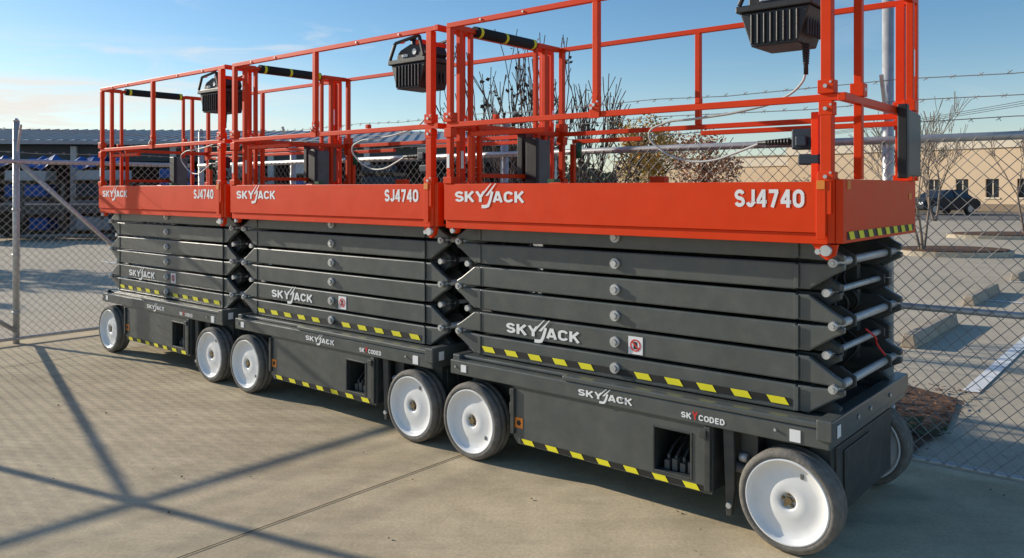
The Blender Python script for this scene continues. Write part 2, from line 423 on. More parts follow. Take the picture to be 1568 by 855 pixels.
    for y in (0.02,1.08):
        hx(-1.963,0.205,y,ZT,0.028); hx(-1.963,0.205,y,ZM,0.028)
        vz(-1.945,y,1.531,ZM-0.0145); vz(-1.945,y,ZM+0.0145,ZT-0.0145)
        vz(-0.945,y,ZM+0.0145,ZT-0.0145)
        vz(0.163,y,1.40,ZM-0.0145,0.044); vz(0.163,y,ZM+0.0145,ZT-0.0145,0.042)
        if y<0.5: 
            r.box(-0.975,-0.915,y-0.022,y-0.0175,ZM-0.02,ZM+0.05)
        # gussets
        for xg in (-1.945,0.163): 
            r.box(xg-0.032,xg+0.032,y-0.026,y+0.026,ZM+w/2,ZM+0.07); r.box(xg-0.028,xg+0.028,y-0.024,y+0.024,ZM-0.07,ZM-w/2-0.001)
            r.box(xg-0.032,xg+0.032,y-0.026,y+0.026,1.532,1.57)
    r.box(-0.96,-0.93,0.0,0.04,ZM+0.05,ZM+0.09)
    for y in (0.066,1.034):
        hx(-1.82,-1.3,y,ZM-0.055,0.026); vz(-1.82,y,1.39,ZM-0.07,0.03)
    vz(0.10,0.066,1.39,ZM-0.05,0.03)
    hx(-0.9,0.18,1.034,ZM-0.04,0.026)
    # left end
    xl=-1.963+0.0
    for z in (ZT,ZM):
        hy(xl,0.0375,0.20,z); hy(xl,0.83,1.0625,z)
    hy(xl,0.2005,0.8295,ZT-0.001,0.026)
    hy(xl+0.04,0.22,0.81,ZM,0.028)
    for y,wv in ((0.115,0.03),(0.205,0.026),(0.82,0.026),(0.915,0.03)):
        vz(xl,y,ZM+w/2,ZT-w/2,wv); vz(xl,y,1.531,ZM-w/2,wv)
    vz(xl+0.04,0.24,1.42,ZM-0.014,0.026); vz(xl+0.04,0.79,1.42,ZM-0.014,0.026); hy(xl+0.04,0.253,0.777,1.58,0.026)
    # right end
    xr=0.205
    hy(xr+0.018,0.0,1.10,ZT); hy(xr+0.018,0.0,1.10,ZM)
    for y in (0.215,1.012,1.085):
        vz(xr+0.018,y,1.541,ZM-w/2); vz(xr+0.018,y,ZM+w/2,ZT-w/2)
    for y in (0.215,1.012): r.box(xr-0.01,xr+0.045,y-0.026,y+0.026,ZM+w/2,ZM+0.07)
    for xg in (-1.6,-0.4): r.box(xg-0.012,xg+0.012,0.005,0.035,ZM+w/2,ZM+0.04)
    r.obj('guard_rails',M_red,root,bevel=0.004)
    m=MB()
    for z,x in ((ZM+0.045,0.163),(ZM-0.045,0.163),(ZM+0.045,-1.945),(ZM+0.045,-0.945),(1.55,0.163),(ZM+0.03,-0.96)):
        m.cyl((x,-0.012,z),(x,0.0,z),0.008,8)
        m.cyl((x+0.02,-0.010,z+0.015),(x+0.02,0.0,z+0.015),0.005,8)
    for xx in (-0.5,-0.1,-1.4,-1.7): m.cyl((xx,0.0,ZT),(xx,0.006,ZT),0.006,8)
    for y in (0.115,0.82):
        m.box(xl+0.018,xl+0.022,y-0.01,y+0.01,1.62,1.72); m.cyl((xl-0.02,y,ZM+0.05),(xl-0.017,y,ZM+0.05),0.008,8)
    m.cyl((xr+0.036,0.215,ZM+0.045),(xr+0.046,0.215,ZM+0.045),0.008,8)
    m.obj('rail_bolts',M_steel,root)
    m=MB(); m.box(xl+0.0175,xl+0.0195,0.105,0.125,1.62,1.72); m.box(xr+0.035,xr+0.037,1.002,1.022,2.05,2.18); m.box(-1.955,-1.935,0.0,0.0035,1.62,1.70); m.box(xr+0.035,xr+0.037,1.075,1.095,1.95,2.03);m.obj('rail_labels',M_decal,root)
    m=MB(); m.cyl((xl,0.24,ZT),(xl,0.80,ZT),0.032,18); m.obj('foam_padding',M_foam,root)
    m=MB()
    for y in (0.27,0.50,0.77): m.cyl((xl,y,ZT),(xl,y+0.022,ZT),0.0325,18)
    m.obj('padding_tape',M_yel,root)
    # manual boxes
    m=MB(); m.box(-1.90,-1.83,0.68,0.80,1.52,1.81); m.prism([(0.75,1.56),(1.02,1.56),(1.02,1.86),(0.75,1.88)],0.245,0.270,'x'); m.obj('manual_box',M_slate,root,bevel=0.01)
    m=MB(); m.box(-1.91,-1.82,0.65,0.679,1.51,1.82); m.box(0.242,0.285,0.705,0.748,1.55,1.89); m.obj('manual_box_lid',M_plas,root,bevel=0.006)
    # control console
    before=set(coll.objects)
    m=MB()
    m.prism([(-0.20,2.24),(-0.15,2.09),(0.05,2.09),(0.10,2.24)],0.05,0.27)
    m.box(-0.215,0.115,0.035,0.285,2.241,2.27)
    m.prism([(-0.17,2.271),(0.07,2.271),(0.09,2.30),(0.07,2.345),(-0.05,2.36),(-0.14,2.33),(-0.17,2.30)],0.07,0.25)
    m.cyl((-0.10,0.16,2.33),(-0.12,0.16,2.40),0.016,10); m.cyl((-0.12,0.16,2.40),(-0.122,0.16,2.42),0.022,12)
    for i in range(8):
        xx=-0.150+i*0.028
        m.box(xx,xx+0.010,0.040,0.050,2.10,2.23)
    for i in range(6): m.box(0.076,0.088,0.07+i*0.03,0.082+i*0.03,2.12,2.23)
    for yv in (0.04,0.28):
        m.sq((-0.20,yv,2.27),(-0.15,yv,2.37),0.018); m.sq((-0.15,yv,2.37),(0.06,yv,2.395),0.018); m.sq((0.06,yv,2.395),(0.10,yv,2.27),0.018)
    m.obj('control_console',M_plas,root,bevel=0.006)
    m=MB(); m.box(0.02,0.06,0.05,0.27,2.346,2.375); m.box(-0.10,-0.06,0.034,0.0375,2.36,2.385); m.obj('console_bracket',M_red,root,bevel=0.003)
    m=MB(); m.cyl((-0.01,0.068,2.31),(-0.01,0.064,2.31),0.018,14); m.box(-0.12,-0.07,0.066,0.069,2.285,2.30); m.obj('console_decal',M_decal,root)
    for o in set(coll.objects)-before: o.location=(-0.020,0,0.018)
    m=MB()
    for i in range(9): m.cyl((0.04,0.12,2.11-i*0.010),(0.04,0.12,2.103-i*0.010),0.017-0.0006*i,10)
    m.cyl((0.04,0.12,2.11),(0.04,0.12,1.98),0.010,8)
    for i in range(8): m.cyl((-0.02-i*0.014,0.10,1.70),(-0.028-i*0.014,0.10,1.70),0.016-0.0007*i,10)
    m.cyl((0.0,0.10,1.70),(-0.16,0.10,1.70),0.009,8)
    m.obj('cable_boot',M_plas,root)
    m=MB(); m.box(0.0,0.085,0.06,0.14,1.665,1.75); m.box(0.02,0.07,0.045,0.0595,1.675,1.72); m.box(0.03,0.12,0.05,0.10,1.60,1.645); m.obj('connector_box',M_blue,root,bevel=0.01)
    curve('control_cable',[(0.04,0.12,1.99),(0.025,0.12,1.95),(-0.06,0.13,1.89),(-0.25,0.13,1.845),(-0.48,0.14,1.825),(-0.66,0.15,1.81),(-0.735,0.16,1.765),(-0.69,0.17,1.70),(-0.56,0.16,1.64),(-0.40,0.14,1.63),(-0.26,0.12,1.665),(-0.16,0.10,1.695)],0.0055,M_cable,root)
    m=MB(); m.box(-1.62,-1.57,0.5,0.56,1.40,1.56); m.cyl((-1.75,1.0,1.70),(-1.75,1.0,1.80),0.02,10); m.obj('spare_harness',paint('green_tag',(0.03,0.12,0.05)),root)
    m=MB()
    for (a,b_,c_) in ((-1.2,0.95,0.10),(-0.7,0.9,0.07),(-1.45,0.3,0.08),(-0.45,0.95,0.08)): m.box(a,a+c_,b_,b_+0.06,1.386,1.386+c_*1.9)
    m.obj('extension_latches',M_red,root,bevel=0.004)
    return root

lift=build_lift('scissor_lift')
def dup(root,name,off):
    e=empty(name,P0-EX*off,ANG)
    for c in [o for o in coll.objects if o.parent==root]:
        n=c.copy(); coll.objects.link(n); n.parent=e
    return e
dup(lift,'scissor_lift.001',2.265)
dup(lift,'scissor_lift.002',4.559)

# ------------------------------------------------------------------ fences
def chainlink(name,x0,y0,x1,y1,posts,braces=(),ztop=1.77,rails=(0.05,0.866),pr=0.03):
    a=W(x0,y0); b=W(x1,y1); d=(b-a); L=d.length; ang=math.atan2(d.y,d.x)
    root=empty(name,a,ang)
    m=MB(); sp=0.074; r=0.0019; zb=0.05; H=ztop-zb
    n=int((L+H)/sp)+1
    for fam in (0,1):
        yy=0.0015 if fam else -0.0015
        for i in range(n):
            c=-H+i*sp
            s0=max(0,c); s1=min(L,c+H)
            if s1-s0<0.02: continue
            if fam==0: p=(s0,yy,zb+s0-c); q=(s1,yy,zb+s1-c)
            else: p=(s0,yy,ztop-(s0-c)); q=(s1,yy,ztop-(s1-c))
            m.cyl(p,q,r,4,caps=False)
    m.obj('chain_link_mesh',M_wire,root)
    m=MB()
    m.cyl((0,0.02,ztop),(L,0.02,ztop),0.022,12)
    for z in rails: m.cyl((0,0.02,z),(L,0.02,z),0.018 if z>0.2 else 0.016,12)
    for p,h in posts:
        m.cyl((p,0.045,0.0),(p,0.045,h),pr,14)
        m.cyl((p,0.045,h),(p,0.045,h+0.03),pr*1.1,14,r2=0.01)
        for zc_ in (0.3,0.86,1.3,ztop): m.cyl((p,0.045,zc_-0.012),(p,0.045,zc_+0.012),pr+0.006,14)
        m.sq((p,0.045,ztop+0.05),(p,-0.08,2.12),0.018)
    for (xa,za,xb,zb2) in braces: m.cyl((xa,0.03,za),(xb,0.03,zb2),0.022,12)
    m.obj('posts_and_rails',M_galv,root)
    m=MB()
    for k,(yy,z) in enumerate(((0.03,1.86),(-0.02,1.97),(-0.07,2.08))):
        N=max(2,int(L/0.5)); prev=None
        for i in range(N+1):
            p=(L*i/N,yy,z+0.010*math.sin(i*2.1+k))
            if prev: 
                m.cyl(prev,p,0.0025,4,caps=False)
            prev=p
        q=0.06+0.03*k
        while q<L:
            for da in (0.6,2.2):
                c_,s_=0.016*math.cos(da),0.016*math.sin(da)
                m.cyl((q-c_,yy-0.005,z-s_),(q+c_,yy+0.005,z+s_),0.002,3,caps=False)
            q+=0.125
    m.obj('barbed_wire',M_wire,root)
    return root
chainlink('chain_link_fence',-7.41,1.45,4.6,1.45,[(0.0,2.16),(1.8,2.0),(4.6,2.0),(7.40,2.56),(10.2,2.0)])
chainlink('chain_link_fence.001',-7.41,-4.4,-7.41,1.40,[(4.01,2.16),(1.74,2.42)],braces=[(4.01,1.78,5.75,0.10),(4.01,0.12,1.74,1.76)],rails=(0.05,),pr=0.030)

# ------------------------------------------------------------------ ground
def groundmat(name,col,col2,scale=0.8,rough=0.9,bump=0.25,fine=60,stain=0.5,streak=0.0):
    m,nt,b=nodemat(name)
    tc=nt.nodes.new('ShaderNodeTexCoord')
    def noise(sc,det=8,ro=0.6,vec=None):
        n=nt.nodes.new('ShaderNodeTexNoise'); n.inputs['Scale'].default_value=sc; n.inputs['Detail'].default_value=det; n.inputs['Roughness'].default_value=ro
        nt.links.new(vec or tc.outputs['Object'],n.inputs['Vector']); return n
    n1=noise(scale); n2=noise(fine,4); n3=noise(scale*0.35,5); n4=noise(scale*6,8,0.7)
    ramp=nt.nodes.new('ShaderNodeValToRGB'); ramp.color_ramp.elements[0].position=0.32; ramp.color_ramp.elements[1].position=0.68
    ramp.color_ramp.elements[0].color=(*col2,1); ramp.color_ramp.elements[1].color=(*col,1)
    nt.links.new(n1.outputs['Fac'],ramp.inputs[0])
    def mul(a,src,lo,hi,f0=0.3,f1=0.7):
        mr=nt.nodes.new('ShaderNodeMapRange'); mr.inputs[1].default_value=f0; mr.inputs[2].default_value=f1; mr.inputs[3].default_value=lo; mr.inputs[4].default_value=hi
        nt.links.new(src.outputs['Fac'],mr.inputs[0])
        v=nt.nodes.new('ShaderNodeVectorMath'); v.operation='SCALE'; nt.links.new(a,v.inputs[0]); nt.links.new(mr.outputs[0],v.inputs['Scale']); return v.outputs[0]
    o=mul(ramp.outputs[0],n2,0.88,1.12); o=mul(o,n3,1-0.25*stain,1.08); o=mul(o,n4,1-0.2*stain,1.06,0.35,0.6)
    if streak:
        mp=nt.nodes.new('ShaderNodeMapping'); mp.inputs['Rotation'].default_value=(0,0,R(40)); mp.inputs['Scale'].default_value=(0.35,3.0,1)
        nt.links.new(tc.outputs['Object'],mp.inputs['Vector'])
        n5=noise(1.3,7,0.6,mp.outputs[0]); o=mul(o,n5,1-streak,1.04,0.36,0.56)
    nt.links.new(o,b.inputs['Base Color']); b.inputs['Roughness'].default_value=rough
    b.inputs['Specular IOR Level'].default_value=0.25
    bp=nt.nodes.new('ShaderNodeBump'); bp.inputs['Strength'].default_value=bump; bp.inputs['Distance'].default_value=0.005
    nt.links.new(n2.outputs['Fac'],bp.inputs['Height']); nt.links.new(bp.outputs[0],b.inputs['Normal'])
    return m
M_conc=groundmat('concrete',(0.70,0.58,0.385),(0.60,0.49,0.32),0.7,stain=0.8,streak=0.14)
M_lot =groundmat('lot_pavement',(0.58,0.49,0.365),(0.50,0.425,0.315),0.3)
M_road=groundmat('asphalt',(0.22,0.20,0.18),(0.18,0.165,0.15),0.3)
M_mulch=groundmat('mulch',(0.20,0.11,0.065),(0.08,0.045,0.028),9,bump=1.0,fine=45)
M_grass=groundmat('dry_grass',(0.26,0.20,0.10),(0.16,0.14,0.06),0.2)
M_stripe=paint('stripe_paint',(0.85,0.83,0.79),0.7,var=0.12,scale=3)
M_joint=paint('joint_filler',(0.05,0.042,0.034),0.9)

def sheet(name,pts,z,mat):
    m=MB(); m.poly([(p[0],p[1],z) for p in pts]); o=m.obj(name,mat); 
    return o
sheet('ground',[(-700,-60),(700,-60),(700,1200),(-700,1200)],-0.012,M_grass)
sheet('parking_lot',[(-60,-30),(80,-30),(80,46),(-60,46)],-0.008,M_lot)
sheet('road',[(-60,46.2),(120,30),(140,50),(-60,56)],-0.004,M_road)
ys=[W(-7.75,-12),W(9,-12),W(9,1.56),W(-7.75,1.56)]
sheet('concrete_yard',[(p.x,p.y) for p in ys],0.0,M_conc)
m=MB()
def strip(m,x0,y0,x1,y1,w,z=0.004):
    a=W(x0,y0);b=W(x1,y1);d=(b-a).normalized();n=Vector((-d.y,d.x,0))*w/2
    m.poly([(q.x,q.y,z) for q in (a-n,b-n,b+n,a+n)])
strip(m,-1.87,-8,-1.87,1.56,0.008); strip(m,-6.35,-8,-6.35,1.56,0.008); strip(m,2.7,-8,2.7,1.56,0.009)
strip(m,-7.75,-4.4,9,-4.4,0.009)
m.obj('concrete_joints',M_joint)
p=[W(-9,1.62),W(0.05,1.62),W(0.10,2.4),W(0.0,3.2),W(-0.5,3.46),W(-9,3.46)]
sheet('mulch_bed',[(q.x,q.y) for q in p],0.004,M_mulch)
m=MB()
for i in range(2600):
    q=W(random.uniform(-5,0.12),random.uniform(1.6,3.5)); a=random.random()*6.28; l=random.uniform(0.01,0.035); w_=l*0.3
    dx,dy=math.cos(a)*l,math.sin(a)*l; z=0.012+random.random()*0.02
    m.poly([(q.x-dx+dy*.3,q.y-dy-dx*.3,z),(q.x+dx+dy*.3,q.y+dy-dx*.3,z+random.uniform(-.008,.012)),(q.x+dx-dy*.3,q.y+dy+dx*.3,z+0.004),(q.x-dx-dy*.3,q.y-dy+dx*.3,z)])
m.obj('mulch_chips',paint('mulch_chip',(0.19,0.10,0.06),0.9,var=0.5,scale=30))
m=MB()
for i in range(60):
    q=W(random.uniform(-6,1.5),random.uniform(-3,1.4)); l=random.uniform(0.004,0.010); a=random.random()*6.28
    dx,dy=math.cos(a)*l,math.sin(a)*l
    m.poly([(q.x-dx,q.y-dy,0.004),(q.x+dy,q.y-dx,0.008),(q.x+dx,q.y+dy,0.006),(q.x-dy,q.y+dx,0.012)])
m.obj('fallen_leaves',paint('dead_leaf',(0.12,0.06,0.03),0.9,var=0.4))
m=MB()
c=W(0.0,2.15)
for i in range(150):
    a=random.random()*6.28; rr=random.random()**0.6*0.16; b_=Vector((c.x+rr*math.cos(a),c.y+rr*math.sin(a)*0.8,0.01+random.random()*0.06)); l=random.uniform(0.02,0.05); t=random.random()*6.28
    d=Vector((math.cos(t),math.sin(t),random.uniform(-.2,.6)))*l; n=Vector((-math.sin(t),math.cos(t),0))*l*0.35
    m.poly([b_-n*0.3,b_+d*0.5-n,b_+d,b_+d*0.5+n])
m.obj('low_weed_plant',paint('weed_leaf',(0.06,0.10,0.025),0.7,var=0.4))
m=MB()
strip(m,0.02,3.5,0.02,9.2,0.11,0.0)
for yv in (9.2,12.0,14.8,17.6,20.4,23.2): strip(m,-1.0,yv,4.6,yv,0.10,0.001)
for yv in (9.2,12.0,14.8,17.6,20.4,23.2,26): strip(m,8.5,yv,14,yv,0.10,0.001)
for yv in (4,7,10,13,16): strip(m,-16,yv,-11.5,yv,0.10,0.001)
m.obj('parking_lines',M_stripe)
M_stop=groundmat('stop_concrete',(0.46,0.38,0.29),(0.40,0.33,0.25),3)
def stop(name,x,y):
    e=empty(name,W(x,y),ANG); m=MB()
    m.prism([(-0.075,-0.008),(-0.05,0.12),(0.05,0.12),(0.075,-0.008)],-0.9,0.9); m.obj('stop_block',M_stop,e,bevel=0.012)
stop('wheel_stop',-0.78,5.9); stop('wheel_stop.001',-0.93,9.4); stop('wheel_stop.002',-0.93,13.0)
def island(name,cx,cy,rx,ry):
    e=empty(name,(cx,cy,0)); N=28
    o=[(rx*math.cos(t*2*math.pi/N),ry*math.sin(t*2*math.pi/N)) for t in range(N)]
    i=[(a*0.93,b*0.93) for a,b in o]
    m=MB(); m.prism(o,-0.01,0.10,'z'); m.obj('kerb',M_lot,e)
    m=MB(); m.prism(i,0.05,0.13,'z'); m.obj('mulch_top',M_mulch,e)
island('planting_island',10.2,18.6,1.3,1.0); island('planting_island.001',15.8,25,2.2,1.2); island('planting_island.002',17,14.5,2.5,1.2)

# ------------------------------------------------------------------ trees
def bare_tree(name,loc,h,spread,stems=1,depth=5,mat=M_bark,r0=0.06,leaves=0,seed=1,up=0.25,lsz=(0.015,0.035),rmin=0.0,lean=0.35,twig=0.7):
    rnd=random.Random(seed); e=empty(name,loc); m=MB(); tips=[]
    def grow(p,d,l,r,k):
        segs=3
        for s in range(segs):
            d2=(d+Vector((rnd.uniform(-1,1),rnd.uniform(-1,1),rnd.uniform(-.6,.8)))*0.13).normalized()
            q=p+d2*l/segs; r2=r*0.88
            m.cyl(p,q,max(r,rmin),6 if r>0.015 else 4,r2=max(r2,rmin),caps=False); p,d,r=q,d2,r2
            if k<depth and s>=1 and rnd.random()<twig:
                a=rnd.uniform(0,6.28); sd=Vector((math.cos(a),math.sin(a),up))
                grow(p,(d*0.75+sd*spread).normalized(),l*rnd.uniform(0.5,0.75),r*0.6,k+1)
        tips.append((p,d))
        if k<depth:
            for i in range(2):
                a=rnd.uniform(0,6.28); sd=Vector((math.cos(a),math.sin(a),up))
                grow(p,(d+sd*spread*0.8).normalized(),l*rnd.uniform(0.6,0.85),r*0.75,k+1)
    for s in range(stems):
        a=s*6.28/stems+rnd.random(); t=0.0 if stems==1 else lean
        grow(Vector((0.05*math.cos(a)*(stems>1),0.05*math.sin(a)*(stems>1),0)),Vector((math.cos(a)*t,math.sin(a)*t,1)).normalized(),h*0.33,r0,0)
    m.obj('trunk_and_branches',mat,e)
    if leaves:
        lm=MB()
        for i in range(leaves):
            p,d=rnd.choice(tips); c=p-d*rnd.uniform(0,0.25)+Vector((rnd.uniform(-1,1),rnd.uniform(-1,1),rnd.uniform(-1,0.3)))*0.03
            l=rnd.uniform(*lsz); u=Vector((rnd.uniform(-1,1),rnd.uniform(-1,1),rnd.uniform(-1,0))).normalized()*l; v=u.cross(Vector((rnd.uniform(-1,1),rnd.uniform(-1,1),1))).normalized()*l*0.5
            lm.poly([c-v*0.4,c+u*0.5-v,c+u,c+u*0.5+v])
        lm.obj('remaining_leaves',paint('dry_leaf',(0.07,0.04,0.025),0.8,var=0.5),e)
    return e
bare_tree('crape_myrtle_tree',(0.30,9.0,0),3.4,0.36,stems=8,depth=3,r0=0.024,leaves=420,seed=5,lsz=(0.03,0.065),rmin=0.0045,lean=0.34,up=0.9,twig=0.8)
bare_tree('bare_tree',(9.4,18.4,0.1),3.4,0.5,stems=3,depth=4,mat=M_bark2,r0=0.035,seed=11,up=0.7,rmin=0.006,lean=0.25,twig=0.5)
bare_tree('bare_tree.001',(16,25,0.1),3.7,0.5,stems=3,depth=4,mat=M_bark2,r0=0.04,seed=17,up=0.7,rmin=0.008,lean=0.25,twig=0.5)
bare_tree('bare_tree.002',(20,38,0.0),4.6,0.5,stems=2,depth=4,mat=M_bark2,r0=0.06,seed=21,up=0.6,rmin=0.010,lean=0.2,twig=0.5)

def leafmat(name,c1,c2):
    m,nt,b=nodemat(name); g=nt.nodes.new('ShaderNodeNewGeometry'); r=nt.nodes.new('ShaderNodeValToRGB')
    r.color_ramp.elements[0].color=(*c1,1); r.color_ramp.elements[1].color=(*c2,1)
    nt.links.new(g.outputs['Random Per Island'],r.inputs[0]); nt.links.new(r.outputs[0],b.inputs['Base Color']); b.inputs['Roughness'].default_value=0.8
    return m
def leafy(m,rnd,c,rad,n,size):
    blobs=[(c+Vector((rnd.uniform(-1,1)*rad[0]*.65,rnd.uniform(-1,1)*rad[1]*.65,rnd.uniform(-1,1)*rad[2]*.65)),rnd.uniform(.25,.5)) for _ in range(16)]
    for i in range(n):
        bc,br=rnd.choice(blobs)
        d=Vector((rnd.gauss(0,1),rnd.gauss(0,1),rnd.gauss(0,1))).normalized()*rnd.random()**0.4
        p=bc+Vector((d.x*rad[0]*br,d.y*rad[1]*br,d.z*rad[2]*br))
        s=size*rnd.uniform(.5,1.3); u=Vector((rnd.gauss(0,1),rnd.gauss(0,1),rnd.gauss(0,1))).normalized()*s; v=u.cross(Vector((rnd.gauss(0,1),rnd.gauss(0,1),rnd.gauss(0,1)))).normalized()*s*.6
        m.poly([p-u,p-v,p+u,p+v])
def tree(name,x,y,h,w,c1,c2,seed,n=3500,size=0.22,base=0.25):
    rnd=random.Random(seed); e=empty(name,(x,y,0)); m=MB()
    m.cyl((0,0,0),(0.1,0,h*0.5),0.03*h,8,r2=0.018*h)
    for i in range(9):
        a=rnd.random()*6.28; m.cyl((0.05,0,h*(0.2+0.04*i)),(math.cos(a)*w*0.38,math.sin(a)*w*0.38,h*rnd.uniform(.5,.95)),0.012*h,5,r2=0.004*h)
    m.obj('trunk',M_bark,e)
    lm=MB(); leafy(lm,rnd,Vector((0,0,h*(base+1)/2)),(w/2,w/2,h*(1-base)/2),n,size); lm.obj('crown',leafmat(name+'_leaves',c1,c2),e)
tree('autumn_tree',9.6,62,7.6,7.0,(0.62,0.28,0.05),(0.34,0.28,0.08),3,size=0.14,n=3200,base=0.1)
tree('autumn_tree.001',15.6,66,6.6,6.8,(0.42,0.18,0.11),(0.50,0.27,0.15),4,size=0.14,n=2800,base=0.1)
tree('autumn_tree.002',12.8,72,6.6,7,(0.34,0.22,0.10),(0.24,0.20,0.09),5,size=0.14,n=2200,base=0.1)
tree('autumn_tree.003',-17.5,33.5,3.6,2.6,(0.35,0.20,0.03),(0.2,0.14,0.03),6,n=1200,size=0.14)
tree('offscreen_shadow_tree',-17.8,17.4,5.0,4.2,(0.03,0.06,0.02),(0.06,0.09,0.03),8,n=3000,size=0.16,base=0.1)  # added out of view so its shadow falls across the left lot
rnd=random.Random(9); lm=MB()
x=-160
while x<260:
    h=rnd.uniform(5,9.5); leafy(lm,rnd,Vector((x,rnd.uniform(135,160),h*0.45)),(7,5,h*0.55),420,0.8); x+=rnd.uniform(4.5,8)
lm.obj('distant_tree_line',leafmat('distant_leaves',(0.19,0.16,0.11),(0.13,0.16,0.09)))

# ------------------------------------------------------------------ beige building (right)
M_stucco=paint('beige_stucco',(0.74,0.55,0.36),0.9,var=0.06,scale=0.5)
M_stucco2=paint('pale_stucco',(0.80,0.68,0.52),0.9,var=0.06,scale=0.5)
M_glass=paint('dark_window',(0.02,0.025,0.03),0.1,var=0.3)
M_roofm=paint('metal_roof',(0.42,0.42,0.42),0.5,metal=0.2,var=0.1,scale=1.0)
M_cop=paint('coping_trim',(0.3,0.22,0.15),0.8)
def stucco_building(name,loc,rot,L,D,H,wins):
    e=empty(name,loc,rot); m=MB()
    wz0,wz1=0.95,2.2; xs=[0]
    for wx in wins: xs += [wx-0.42,wx+0.42]
    xs.append(L)
    for i in range(0,len(xs),2): m.box(xs[i],xs[i+1],0,0.3,0,H-0.9)
    for wx in wins: m.box(wx-0.42,wx+0.42,0.001,0.3,0,wz0); m.box(wx-0.42,wx+0.42,0.001,0.3,wz1,H-0.9)
    m.box(0,0.3,0.301,D,0,H-0.9); m.box(L-0.3,L,0.301,D,0,H-0.9); m.box(0.301,L-0.301,D-0.3,D,0,H-0.9)
    m.obj('walls',M_stucco,e)
    m=MB(); m.box(-0.12,L+0.12,-0.12,D+0.1,H-0.899,H); m.obj('parapet',M_stucco2,e)
    m=MB(); m.box(-0.2,L+0.2,-0.2,D+0.2,H+0.001,H+0.15); m.box(0,L,-0.04,-0.001,0,0.5); m.obj('coping',M_cop,e)
    m=MB()
    for wx in wins: m.box(wx-0.42,wx+0.42,0.16,0.2,wz0,wz1)
    m.obj('window_glass',M_glass,e)
    m=MB()
    for wx in wins: m.box(wx-0.03,wx+0.03,0.13,0.159,wz0,wz1); m.box(wx-0.5,wx+0.5,-0.06,-0.001,wz0-0.12,wz0-0.01)
    m.obj('window_frames',M_stucco2,e)
stucco_building('stucco_office_building',(23.0,67,0),R(-53),60,18,5.2,[8.0+i*1.95 for i in range(26)])
stucco_building('stucco_warehouse',(12,92,0),R(-50),22,14,4.6,[4,8,12,16])
# utility poles and lines
pa,pb=Vector((44,52,0)),Vector((24,150,0))
for nm,q in (('utility_pole',pa),('utility_pole.001',pb)):
    e=empty(nm,q); m=MB(); m.cyl((0,0,0),(0,0,9.4),0.16,10,r2=0.11); m.box(-1.1,1.1,-0.06,0.06,8.7,8.85)
    for k in (-1,0,1): m.cyl((k,0,8.85),(k,0,9.05),0.05,8)
    m.obj('pole_and_crossarm',M_bark,e)
m=MB()
for k in (-1,0,1):
    prev=None
    for i in range(21):
        t=i/20; q=pa.lerp(pb,t)+Vector((k,0,9.05-4*1.3*t*(1-t)))
        if prev: m.cyl(prev,q,0.022,4,caps=False)
        prev=q
m.obj('power_lines',M_hose)

# metal shed (left)
e=empty('open_metal_shed',(-31,29,0),R(4))
m=MB(); m.prism([(-0.6,3.15),(-0.6,3.3),(6,4.15),(12.6,3.3),(12.6,3.15),(6,4.0)],0,33,'x'); m.obj('roof',M_roofm,e)
m=MB()
for i in range(80): m.prism([(-0.62,3.301),(-0.62,3.34),(6,4.19),(6,4.151)],0.2+i*0.41,0.235+i*0.41,'x')
m.obj('roof_ribs',M_roofm,e)
m=MB(); m.box(0,33,11.9,12,0,3.2); m.box(0,0.1,0,11.9,0,3.2); m.box(32.9,33,0,11.9,0,3.2); m.box(0.1,32.9,-0.02,0.1,2.55,3.14); m.obj('walls',paint('shed_wall',(0.10,0.10,0.10),0.7,scale=1),e)
m=MB()
for i in range(10): m.box(0.2+i*3.6,0.42+i*3.6,-0.15,0.15,0,3.1)
m.obj('columns',M_galv,e)
M_pal=paint('pallet_wood',(0.2,0.14,0.08),0.9)
def pallet_stack(name,loc,rot,cols,w,seed):
    rnd=random.Random(seed); e=empty(name,loc,rot); z=0
    for i in range(5):
        m=MB(); 
        for k in range(3): m.box(-w/2+k*(w/2-0.05),-w/2+k*(w/2-0.05)+0.1,-0.5,0.5,z,z+0.1)
        for k in range(6): m.box(-w/2,w/2,-0.5+k*0.18,-0.5+k*0.18+0.1,z+0.101,z+0.125)
        m.obj('pallet',M_pal,e)
        m=MB(); h=rnd.uniform(.25,.5); m.box(-w/2+.05,w/2-.05-rnd.random()*.3,-.45,.45,z+0.126,z+0.125+h); m.obj('load',rnd.choice(cols),e,bevel=0.03); z+=0.127+h
        if z>2.0: break
cols=[paint('blue_tarp',(0.02,0.10,0.34),0.6,var=0.3,scale=3),paint('grey_crate',(0.15,0.15,0.16),0.7),paint('dark_crate',(0.04,0.05,0.06),0.7),paint('white_drum',(0.5,0.5,0.5),0.6)]
for i in range(11):
    pallet_stack('pallet_stack'+('' if i==0 else '.%03d'%i),(-28+i*2.35,27.6+0.4*math.sin(i*2),0),0.2*math.sin(i*3),cols,random.uniform(1.1,1.7),i)
m=MB()
N=22
for i in range(N):
    xa=-0.0+i*0.22
    for j in range(4):
        def zz(a,b): return 0.16+0.12*math.sin(a*0.9+b*1.7)+0.06*math.sin(a*2.3+b)-0.22*(b==0)
        m.poly([(xa,j*0.4,zz(i,j)),(xa+0.22,j*0.4,zz(i+1,j)),(xa+0.22,(j+1)*0.4,zz(i+1,j+1)),(xa,(j+1)*0.4,zz(i,j+1))])
o=m.obj('blue_tarp',cols[0]); o.location=(-18.6,26.9,2.35)
